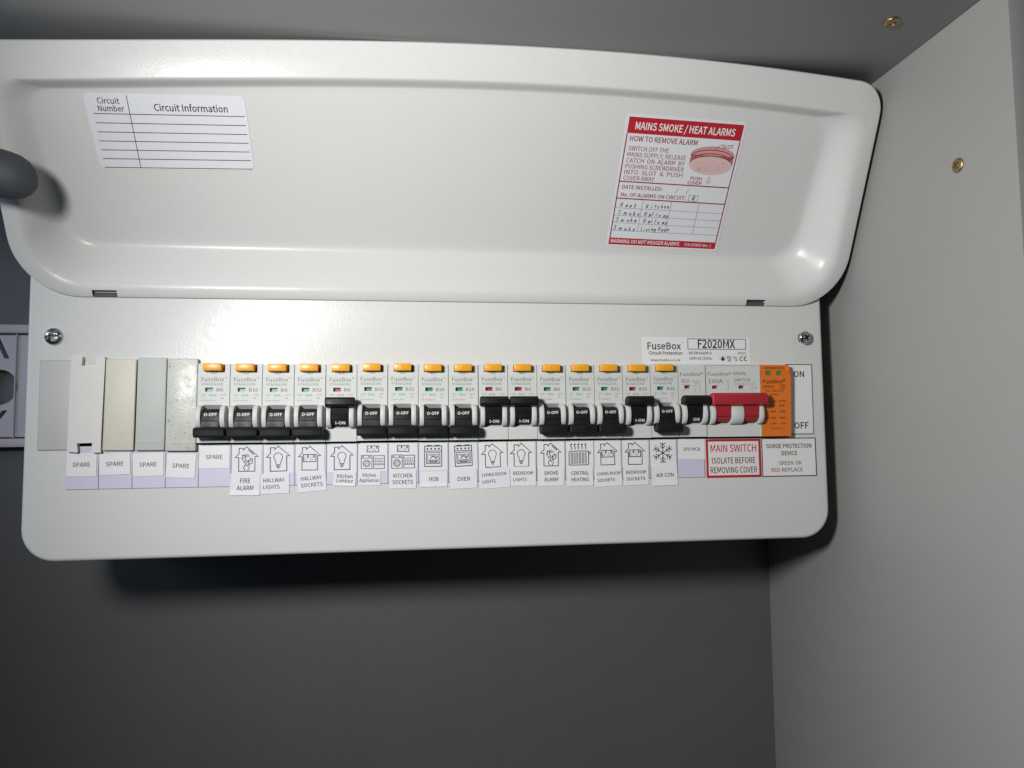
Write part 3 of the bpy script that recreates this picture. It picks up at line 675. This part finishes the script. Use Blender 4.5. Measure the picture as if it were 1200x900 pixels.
# circuit information card
W_, H_ = .0828, .0398
fr = floorF.sub(.0636, .0623, math.radians(1.4))
o = sheet('information_card', fr, W_, H_, 'paper_cool', unit, .0001, r=.0035); st(o); tag(o, 'blank circuit information card inside the lid')
ik = Ink(fr, .00025); L_, T_ = -W_/2, H_/2
ik.text('Circuit', L_+.0122, T_-.0053, .0029, .0112, .004); ik.text('Number', L_+.0128, T_-.0092, .0029, .0132, .004); ik.text('Circuit Information', L_+.0540, T_-.0085, .0035, .0382, .008)
ik.line([(L_+.0220, T_-.0010), (L_+.0214, -T_+.0004)], .00035)
for k in range(7): ik.line([(L_+.0035-.0002*k, T_-.0105-k*.00475), (-L_-.0012, T_-.0105-k*.00475)], .00038)
ik.build('lettering', 'ink', o)
# smoke alarm sticker
W_, H_ = .0742, .0804
fr = floorF.sub(.3550, .0432, math.radians(-1.4))
o = sheet('alarm_sticker', fr, W_, H_, 'paper_cool', unit, .0001, r=.0010); st(o); tag(o, 'red and white mains smoke and heat alarm sticker inside the lid')
A0, A1, B0, B1 = -W_/2, W_/2, -H_/2, H_/2
ik = Ink(fr, .00022); ik.rect(A0+.0016, A1-.0016, B1-.0108, B1-.0016); ik.build('red_band', 'red_ink', o)
ik = Ink(fr, .00022); ik.rect(A0+.0014, A1-.0014, B0+.0012, B0+.0056); ik.build('red_band', 'red_ink', o)
ik = Ink(fr, .00022)
ik.line([(A0+.0018, B1-.011), (A0+.0018, B0+.0056)], .0007); ik.line([(A1-.0018, B1-.011), (A1-.0018, B0+.0056)], .0007)
ik.line([(A0+.002, .0010), (A1-.002, .0010)], .0007); ik.line([(A0+.002, -.0094), (A1-.002, -.0094)], .0007)
ik.text('HOW TO REMOVE ALARM', A0+.0040, B1-.0152, .0030, .0420, .010, 'LEFT')
for j, (l, wv) in enumerate((('SWITCH OFF THE', .0252), ('MAINS SUPPLY, RELEASE', .0368), ('CATCH  ON  ALARM  BY', .0368), ('PUSHING SCREWDRIVER', .0368), ('INTO  SLOT  &  PUSH', .0368), ('COVER AWAY', .0196))):
    ik.text(l, A0+.0040, B1-.0207-j*.0035, .0026, wv, 0, 'LEFT')
ik.text('SLOT', A1-.0088, B1-.0158, .0022, .0072, .01); ik.text('PUSH', A0+.0462, .0045, .0020, .0074, .012, 'LEFT'); ik.text('COVER', A0+.0450, .0018, .0020, .0092, .012, 'LEFT')
ik.text('DATE INSTALLED:', A0+.0042, -.0034, .0023, .0256, .010, 'LEFT'); ik.text('No. OF ALARMS ON CIRCUIT:', A0+.0042, -.0081, .0023, .0416, .010, 'LEFT')
ik.build('lettering', 'maroon_ink', o)
ik = Ink(fr, .00030); ik.text('MAINS SMOKE / HEAT ALARMS', 0, B1-.0084, .0041, .0620, .012); ik.build('white_lettering', 'white_ink', o); ik = Ink(fr, .00030); ik.text('WARNING: DO NOT MEGGER ALARMS', A0+.0024, B0+.0024, .0023, .0458, .008, 'LEFT'); ik.text('P/N AT3892 Rev. 1', A1-.0045, B0+.0025, .0018, .0180, 0, 'RIGHT', shear=.25)
ik.build('white_lettering', 'white_ink', o)
dx, dy = A1-.0170, .0152
ik = Ink(fr, .00021); ik.circle(dx, dy+.0045, .0138, ry=.0052); ik.rect(dx-.0138, dx+.0138, dy-.0012, dy+.0045); ik.build('alarm_drawing', 'pink_ink', o)
ik = Ink(fr, .00025); ik.circle(dx, dy-.0015, .0136, ry=.0056); ik.build('alarm_drawing_face', 'pink_face', o)
ik = Ink(fr, .00029)
for d in (.0036, .0014, .0000): ik.circle(dx, dy+d-.0008, .0137, .0005, ry=.0050, a0=8, a1=172, n=20)
ik.circle(dx, dy+.0045, .0138, .0002, ry=.0052, a0=0, a1=180, n=20)
for j in range(46): ik.circle(dx+random.uniform(-.0095, .0095), dy-.0018+random.uniform(-.0032, .0026), .00022, n=5)
ik.line([(dx+.0008, dy+.0086), (dx+.0042, dy+.0112)], .00025)
ik.line([(A0+.0576, .0070), (A0+.0576, .0042), (A0+.0568, .0042), (A0+.0582, .0026), (A0+.0596, .0042), (A0+.0588, .0042), (A0+.0588, .0070)], .0002)
ik.build('alarm_drawing_lines', 'maroon_ink', o)
ik = Ink(fr, .00022)
rows = [-.0160, -.0208, -.0255, -.0304]
for r_ in rows[:]: ik.line([(A0+.002, r_+.0006), (A1-.002, r_+.0006)], .00022)
for a in (.0190, .0375, .0556): ik.line([(A0+a, -.0096), (A0+a-.0002, -.0298)], .00025)
ik.frame(A0+.0478, A0+.0538, -.0086, -.0050, .00025); ik.text('/', A0+.0392, -.0036, .0026, shear=.1); ik.text('/', A0+.0462, -.0036, .0026, shear=.1)
ik.build('table_lines', 'grey_ink', o)
ik = Ink(fr, .00026); ik.text('4', A0+.0508, -.0083, .0030, .0022, .004, shear=.2)
# handwriting: a wobbly pen line through letter-like strokes
LET = {'S': [[(.7, .9), (.3, 1), (.1, .75), (.5, .5), (.6, .2), (.3, 0), (0, .1)]], 'm': [[(0, 0), (.1, .55), (.3, .5), (.35, 0)], [(.35, .3), (.55, .55), (.7, .45), (.75, 0)]], 'o': [[(.4, .5), (.1, .4), (.1, .1), (.4, 0), (.55, .25), (.4, .5)]],
       'K': [[(.1, 1), (.05, 0)], [(.6, .8), (.1, .4), (.65, 0)]], 'k': [[(.1, 1), (.05, 0)], [(.5, .55), (.1, .3), (.55, 0)]], 'e': [[(.1, .25), (.5, .35), (.35, .55), (.1, .4), (.15, .05), (.55, .05)]], 'H': [[(.1, 1), (.05, 0)], [(.55, 1), (.5, 0)], [(.05, .5), (.6, .55)]],
       'a': [[(.5, .5), (.15, .45), (.1, .05), (.4, .1), (.5, .5), (.55, 0)]], 't': [[(.3, .9), (.25, .1), (.45, 0)], [(.05, .6), (.55, .65)]], 'i': [[(.2, .5), (.2, 0)], [(.2, .75), (.22, .8)]], 'c': [[(.5, .45), (.15, .4), (.15, .05), (.5, .05)]], 'h': [[(.1, 1), (.08, 0)], [(.1, .35), (.35, .5), (.45, 0)]],
       'n': [[(.05, .5), (.08, 0)], [(.08, .35), (.35, .5), (.45, 0)]], 'l': [[(.2, 1), (.15, 0)]], 'w': [[(0, .5), (.15, 0), (.3, .4), (.45, 0), (.6, .5)]], 'y': [[(.05, .5), (.25, .1)], [(.5, .5), (.1, -.35)]], 'L': [[(.15, 1), (.05, .05), (.55, 0)]], 'v': [[(.05, .5), (.25, 0), (.5, .5)]], 'g': [[(.5, .5), (.1, .4), (.15, .05), (.45, .15)], [(.5, .5), (.45, -.3), (.1, -.3)]],
       'R': [[(.1, 0), (.1, 1), (.5, .85), (.45, .55), (.1, .5), (.6, 0)]], 'u': [[(.05, .5), (.1, .05), (.4, .05), (.45, .5), (.5, 0)]], 'r': [[(.08, .5), (.08, 0)], [(.08, .3), (.4, .5)]]}
def pen(ik, txt, x, y, hgt, adv):
    for ch in txt:
        y += random.uniform(-.00018, .00018); x += random.uniform(-.0003, .0002)
        for stt in LET.get(ch, []): ik.line([(x+(a+.18*b)*hgt*.85+random.uniform(-.00009, .00009), y+b*hgt+random.uniform(-.0001, .0001)) for a, b in stt], random.uniform(.00026, .00042))
        x += adv*(1.25 if ch in 'SmKHRw' else .9)
for j, (a, b) in enumerate((('Heat', 'Kitchen'), ('Smoke', 'Hallway'), ('Smoke', 'Hallway'), ('Smoke', 'Living Room'))):
    pen(ik, a, A0+.0046-.0006*j, rows[j]+.0013, .0028, .0030); pen(ik, b, A0+.0216-.0002*j, rows[j]+.0013, .0028, .0024 if j < 3 else .0018)
ik.build('handwriting', 'pen_ink', o)

# ------------------------------------------------------------------ things at the left edge
# dark rubber end reaching in over the lid
rod = thing('rubber_handle', 'dark grey rounded rubber end reaching in over the lid from the left edge', 'handle', (-.06, -.052, .112))
bm = bmesh.new(); n = 28; rings = []
T0 = Vector((.0000, -.039, .1142))
path = [(.0, .0), (.0006, .0035), (.0022, .0068), (.0052, .0098), (.0092, .0117), (.014, .0123), (.022, .0124), (.032, .0132), (.050, .0146), (.075, .0150), (.12, .0150)]
dirv = Vector((-1, -.22, .16)).normalized(); e1 = dirv.cross(Vector((0, 1, 0))).normalized(); e2 = dirv.cross(e1)
for l, r in path:
    c = T0 + dirv*l + Vector((0, 0, 1))*(.00035*(l*1000)**.5 if l else 0) - rod.location
    rings.append([bm.verts.new(c + e1*max(r, .0002)*math.cos(2*math.pi*i/n) + e2*max(r, .0002)*.82*math.sin(2*math.pi*i/n)) for i in range(n)])
for a, b in zip(rings, rings[1:]):
    for i in range(n): bm.faces.new((a[i], a[(i+1) % n], b[(i+1) % n], b[i]))
bm.faces.new(rings[0]); bm.faces.new(rings[-1][::-1])
grip = finish(bm, 'grip', 'rubber', rod, angle=80)

# lilac-grey fitting on the back wall beside the unit
fit = thing('wall_fitting', 'lilac grey plastic fitting with dark holes on the back wall, left of the unit', 'fitting', (-.1093, WALL_Y, .018))
fy = -.012
bm = bmesh.new(); box(bm, -.07, .045, fy+.003, 0, -.036, .036, .0008)
base = finish(bm, 'base_plate', 'lilac_plastic', fit)
cs = []
c = bmesh.new(); bmesh.ops.create_cone(c, cap_ends=True, segments=32, radius1=.0125, radius2=.0125, depth=.02, matrix=Matrix.Translation((.0168, -.004, -.0010)) @ Matrix.Rotation(math.pi/2, 4, 'X')); cs.append(c)
for zc, q in ((.0270, 1), (-.0250, -1)):
    c = bmesh.new()
    pr = [(.0232, zc-.0078), (.0198, zc-.0078), (.0130, zc+.0070), (.0164, zc+.0070)] if q > 0 else [(.0232, zc+.0078), (.0198, zc+.0078), (.0090, zc-.0070), (.0124, zc-.0070)]
    a = [c.verts.new((x, fy-.01, z)) for x, z in pr]; b = [c.verts.new((x, .004, z)) for x, z in pr]
    c.faces.new(a); c.faces.new(b[::-1])
    for i in range(4): c.faces.new((a[i], b[i], b[(i+1) % 4], a[(i+1) % 4]))
    cs.append(c)
    c = bmesh.new(); box(c, -.03, .0155, fy-.01, .004, zc-.002-.003, zc+.001); cs.append(c)
boolean(base, cs)
for z0, z1 in ((.0368, .0428), (-.0428, -.0368)):
    bm = bmesh.new(); box(bm, -.07, .045, fy-.001, 0, z0, z1, .0008); finish(bm, 'rail', 'lilac_plastic', fit)
bm = bmesh.new(); box(bm, .0275, .0285, fy+.0012, fy+.0032, -.0366, .0366, .0003, 1); finish(bm, 'rib', 'lilac_plastic', fit)
